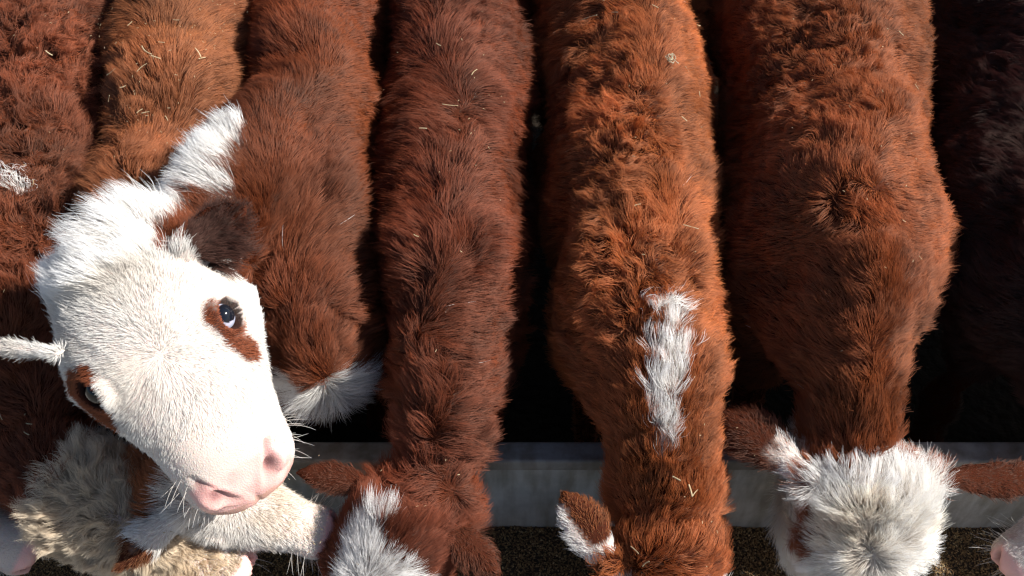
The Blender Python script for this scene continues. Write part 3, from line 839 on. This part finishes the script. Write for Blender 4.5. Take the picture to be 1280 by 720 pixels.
def feed():
    nx, ny = 640, 60
    xs = np.linspace(-1.6, 1.6, nx); ys = np.linspace(-.105, .338, ny)
    X, Y = np.meshgrid(xs, ys)
    q = np.stack([X.ravel(), Y.ravel(), np.zeros(X.size)], 1)
    hgt = .165 + vnoise(q, 5, 2)[:, 0] * .018 + vnoise(q, 14, 4)[:, 0] * .008 + vnoise(q, 120, 4)[:, 0] * .002
    q[:, 2] = hgt
    idx = np.arange(nx * ny).reshape(ny, nx)
    f = np.stack([idx[:-1, :-1], idx[:-1, 1:], idx[1:, 1:], idx[1:, :-1]], -1).reshape(-1, 4)
    verts = [q]; faces = [f]; cols = [np.tile([.045, .03, .016], (len(q), 1))]
    # grains
    NG = 52000
    gx = RNG.uniform(-1.25, 1.25, NG); gy = RNG.uniform(.02, .336, NG)
    g = np.stack([gx, gy, np.zeros(NG)], 1)
    g[:, 2] = .165 + vnoise(g, 5, 2)[:, 0] * .018 + vnoise(g * [1, 1, 0], 14, 4)[:, 0] * .008 + RNG.uniform(.0, .005, NG)
    base = np.array([[1, 0, 0], [0, 1, 0], [-1, 0, 0], [0, -1, 0], [0, 0, 1], [0, 0, -1]], float)
    ln = RNG.uniform(.0028, .0045, NG); wd = ln * RNG.uniform(.45, .65, NG)
    sh = base[None] * np.stack([ln, wd, wd * .8], 1)[:, None]
    a = RNG.uniform(0, 6.28, NG); t = RNG.normal(0, .5, NG)
    ca, sa, ct, st = np.cos(a), np.sin(a), np.cos(t), np.sin(t)
    x = sh[..., 0] * ct[:, None] - sh[..., 2] * st[:, None]; z = sh[..., 0] * st[:, None] + sh[..., 2] * ct[:, None]
    xx = x * ca[:, None] - sh[..., 1] * sa[:, None]; yy = x * sa[:, None] + sh[..., 1] * ca[:, None]
    v = np.stack([xx, yy, z], -1) + g[:, None]
    fo = np.array([[0, 1, 4], [1, 2, 4], [2, 3, 4], [3, 0, 4], [1, 0, 5], [2, 1, 5], [3, 2, 5], [0, 3, 5]])
    ff = (fo[None] + (np.arange(NG) * 6)[:, None, None]).reshape(-1, 3) + len(q)
    pal = np.array([[.28, .17, .07], [.42, .28, .12], [.14, .085, .04], [.55, .42, .22], [.22, .12, .05]])
    pc = pal[RNG.choice(5, NG, p=[.35, .2, .25, .05, .15])] * RNG.uniform(.7, 1.2, (NG, 1))
    me = bpy.data.meshes.new('feed_grain')
    V = np.concatenate([q, v.reshape(-1, 3)]); 
    me.from_pydata(V.tolist(), [], f.tolist() + ff.tolist())
    me.materials.append(M_GRAIN)
    point_colors(me, np.concatenate([cols[0], np.repeat(pc, 6, 0)]))
    o = bpy.data.objects.new('feed_grain', me); COL.objects.link(o)
    tag(o, 'dark brown crumbly grain feed spread along the trough floor', 'feed', kind='stuff')
feed()

# ------------------------------------------------------------------ the animals
import time
for s_ in exec_specs:
    t0 = time.time()
    calf(s_)
    nn = fur(s_, dens=95000)
    print('calf', s_['seed'], nn, len(s_['obj'].data.vertices), round(time.time() - t0, 1))

# ------------------------------------------------------------------ whiskers and lashes
def whiskers(spec):
    h = spec['head']; s = h['s']; A = h['A']; O = h['o']; mw = h.get('mw', 1)
    me = spec['obj'].data; co = get_co(me); no = get_no(me)
    hl = (co - O) @ A.T / s
    ok = np.where((hl[:, 1] > .36) & (hl[:, 1] < .50) & (np.abs(hl[:, 0]) < .12) & (((np.abs(hl[:, 0]) > .062 * mw) & (hl[:, 2] < .0)) | (hl[:, 2] < -.075)) & (hl[:, 2] > -.14))[0]
    n = 90; i = RNG.choice(ok, min(n, len(ok)), replace=False)
    p = co[i]; nn = no[i]; K = 7
    L = RNG.uniform(.025, .062, len(i))
    pts = np.zeros((len(i), K, 3)); cur = p.copy(); pts[:, 0] = cur
    bend = RNG.normal(size=(len(i), 3)) * .35
    for k in range(1, K):
        d = unit(nn + bend * k / K + A[1] * .25 + np.array([0, 0, -.05 * k])); cur = cur + d * (L / (K - 1))[:, None]; pts[:, k] = cur
    build_curves('whisker_tuft', pts, np.full(len(i), .00042), np.tile([.85, .8, .74], (len(i), 1)), spec['obj'])
def lashes(spec):
    h = spec['head']; s = h['s']; A = h['A']; O = h['o']
    for sx in (-1, 1):
        e = eye_of(h) * [sx, 1, 1]; n = eye_normal(h) * [sx, 1, 1]
        yy = unit(np.array([0, 1, 0]) - n[1] * n); zz = np.cross(n, yy) * sx
        if zz[2] < 0: zz = -zz
        m = 12; a = np.linspace(-1.0, 1.0, m) + RNG.normal(0, .05, m)
        K = 6; pts = np.zeros((m, K, 3))
        for k in range(K):
            t = k / (K - 1)
            rr = .0195 * h.get('eye_s', 1) + .020 * t * RNG.uniform(.92, 1.08, m)
            q = e + n * (.006 + .014 * t - .016 * t * t) + np.outer(np.sin(a) * rr * 1.15, yy) + np.outer(np.cos(a) * rr, zz)
            pts[:, k] = O + q @ A * s
        build_curves('eyelash_fringe', pts, np.full(m, .0003), np.tile([.55, .48, .42], (m, 1)), spec['obj'])
for s_ in exec_specs[:-1]: whiskers(s_)
lashes(W); lashes(C5)

# ------------------------------------------------------------------ straw caught in the coats
ALLP = np.concatenate([s_['roots'][0] for s_ in exec_specs]); ALLN = np.concatenate([s_['roots'][1] for s_ in exec_specs])
AID = np.concatenate([np.full(len(s_['roots'][0]), i) for i, s_ in enumerate(exec_specs)])
QX, QY, QZ = proj(ALLP)
def on_coat(x, y):
    k = np.where((np.abs(QX - x) < 7) & (np.abs(QY - y) < 7))[0]
    if len(k) == 0: return None
    j = k[np.argmin(QZ[k])]
    return ALLP[j], ALLN[j], AID[j]
def stalk(name, p, n, L, w, ang, mat=None):
    d0 = unit(np.cross(n, [0, 1, .2])); d1 = np.cross(n, d0); d = d0 * math.cos(ang) + d1 * math.sin(ang)
    d = unit(d + n * random.uniform(-.15, .3))
    g = Geo(); b = random.uniform(-.08, .08) * L
    sd = np.cross(d, n)
    pts = [p - d * L / 2, p - d * L / 6 + sd * b, p + d * L / 6 + sd * b, p + d * L / 2]
    g.tube(pts, [w] * 4, [w * .55] * 4, up=n, n=8, round_ends=False)
    return mesh_obj(name, g.v, g.f, M_STRAW)
COATS = ['white-faced calf', 'leftmost calf', 'tan calf', 'dark red calf', 'orange calf', 'curly headed calf', 'shade-darkened calf', 'leftmost calf', 'last calf']
SPOTS = [(190, 66, 26), (204, 75, 12), (247, 68, 18), (253, 77, 12), (178, 86, 16), (147, 91, 14), (145, 122, 10), (176, 137, 9), (211, 58, 8), (228, 32, 8), (165, 35, 8),
         (188, 140, 10), (215, 150, 8), (110, 228, 10), (158, 112, 8), (68, 70, 10), (48, 232, 9), (570, 138, 20), (526, 165, 10), (550, 58, 8), (519, 293, 7), (598, 95, 14),
         (735, 27, 30), (866, 30, 14), (852, 87, 12), (866, 115, 8), (851, 150, 9), (856, 290, 20), (793, 262, 10), (820, 15, 9), (768, 20, 10), (838, 595, 11), (797, 690, 14),
         (806, 699, 12), (862, 608, 16), (866, 615, 12), (1121, 45, 8), (1138, 110, 8), (1102, 120, 6), (1120, 275, 6), (1055, 140, 6), (1140, 322, 6), (12, 522, 8), (45, 540, 10), (38, 530, 8)]
for x, y, lp in SPOTS:
    r = on_coat(x, y)
    if r is None: continue
    p, n, aid = r
    L = lp * depth(p) / FPX
    o = stalk('straw_stalk', p + n * .030, n, L, max(.0007, min(.0014, L * .08)) * random.uniform(.7, 1.2), random.uniform(0, math.pi))
    tag(o, 'short pale straw stalk caught in the coat of the ' + COATS[aid], 'straw', 'straw stalks caught in the coats')
r = on_coat(832, 75)
if r:
    p, n, aid = r
    gg = Geo()
    for k in range(14):
        c = p + n * .032 + RNG.normal(0, .004, 3)
        d = unit(RNG.normal(size=3)); e = unit(np.cross(d, n))
        a = RNG.uniform(0, 6.28)
        pts = [c + .009 * (math.cos(a + t) * d + math.sin(a + t) * e) for t in np.linspace(0, 2.6, 6)]
        gg.tube(pts, [.0008] * 6, [.0008] * 6, up=n, n=6, round_ends=False)
    tag(mesh_obj('grass_tangle', gg.v, gg.f, simple('grey_dry_grass', (.42, .38, .26), .7)), 'small grey-green tangle of dry grass on the back of the orange brown calf', 'dry grass')
# chaff: specks too many to count
ch = Geo()
k = np.where((QX > -40) & (QX < 1320) & (QY > -40) & (QY < 760) & (ALLN @ np.array([0, 0, 1.0]) > .6) & ((AID == 2) | (AID == 4) | (AID == 1) | (AID == 3) | (AID == 5)))[0]
wgt = np.where(AID[k] == 2, 5.0, 1.0); k = RNG.choice(k, 420, replace=False, p=wgt / wgt.sum())
for j in k:
    p = ALLP[j] + ALLN[j] * RNG.uniform(.02, .034); n = ALLN[j]
    d = unit(np.cross(n, RNG.normal(size=3))); L = RNG.uniform(.002, .007)
    ch.tube([p - d * L / 2, p, p + d * L / 2], [.0007] * 3, [.0004] * 3, up=n, n=6, round_ends=False)
tag(mesh_obj('chaff', ch.v, ch.f, M_STRAW), 'tiny pale chaff flecks scattered through the brown coats', 'chaff', kind='stuff')
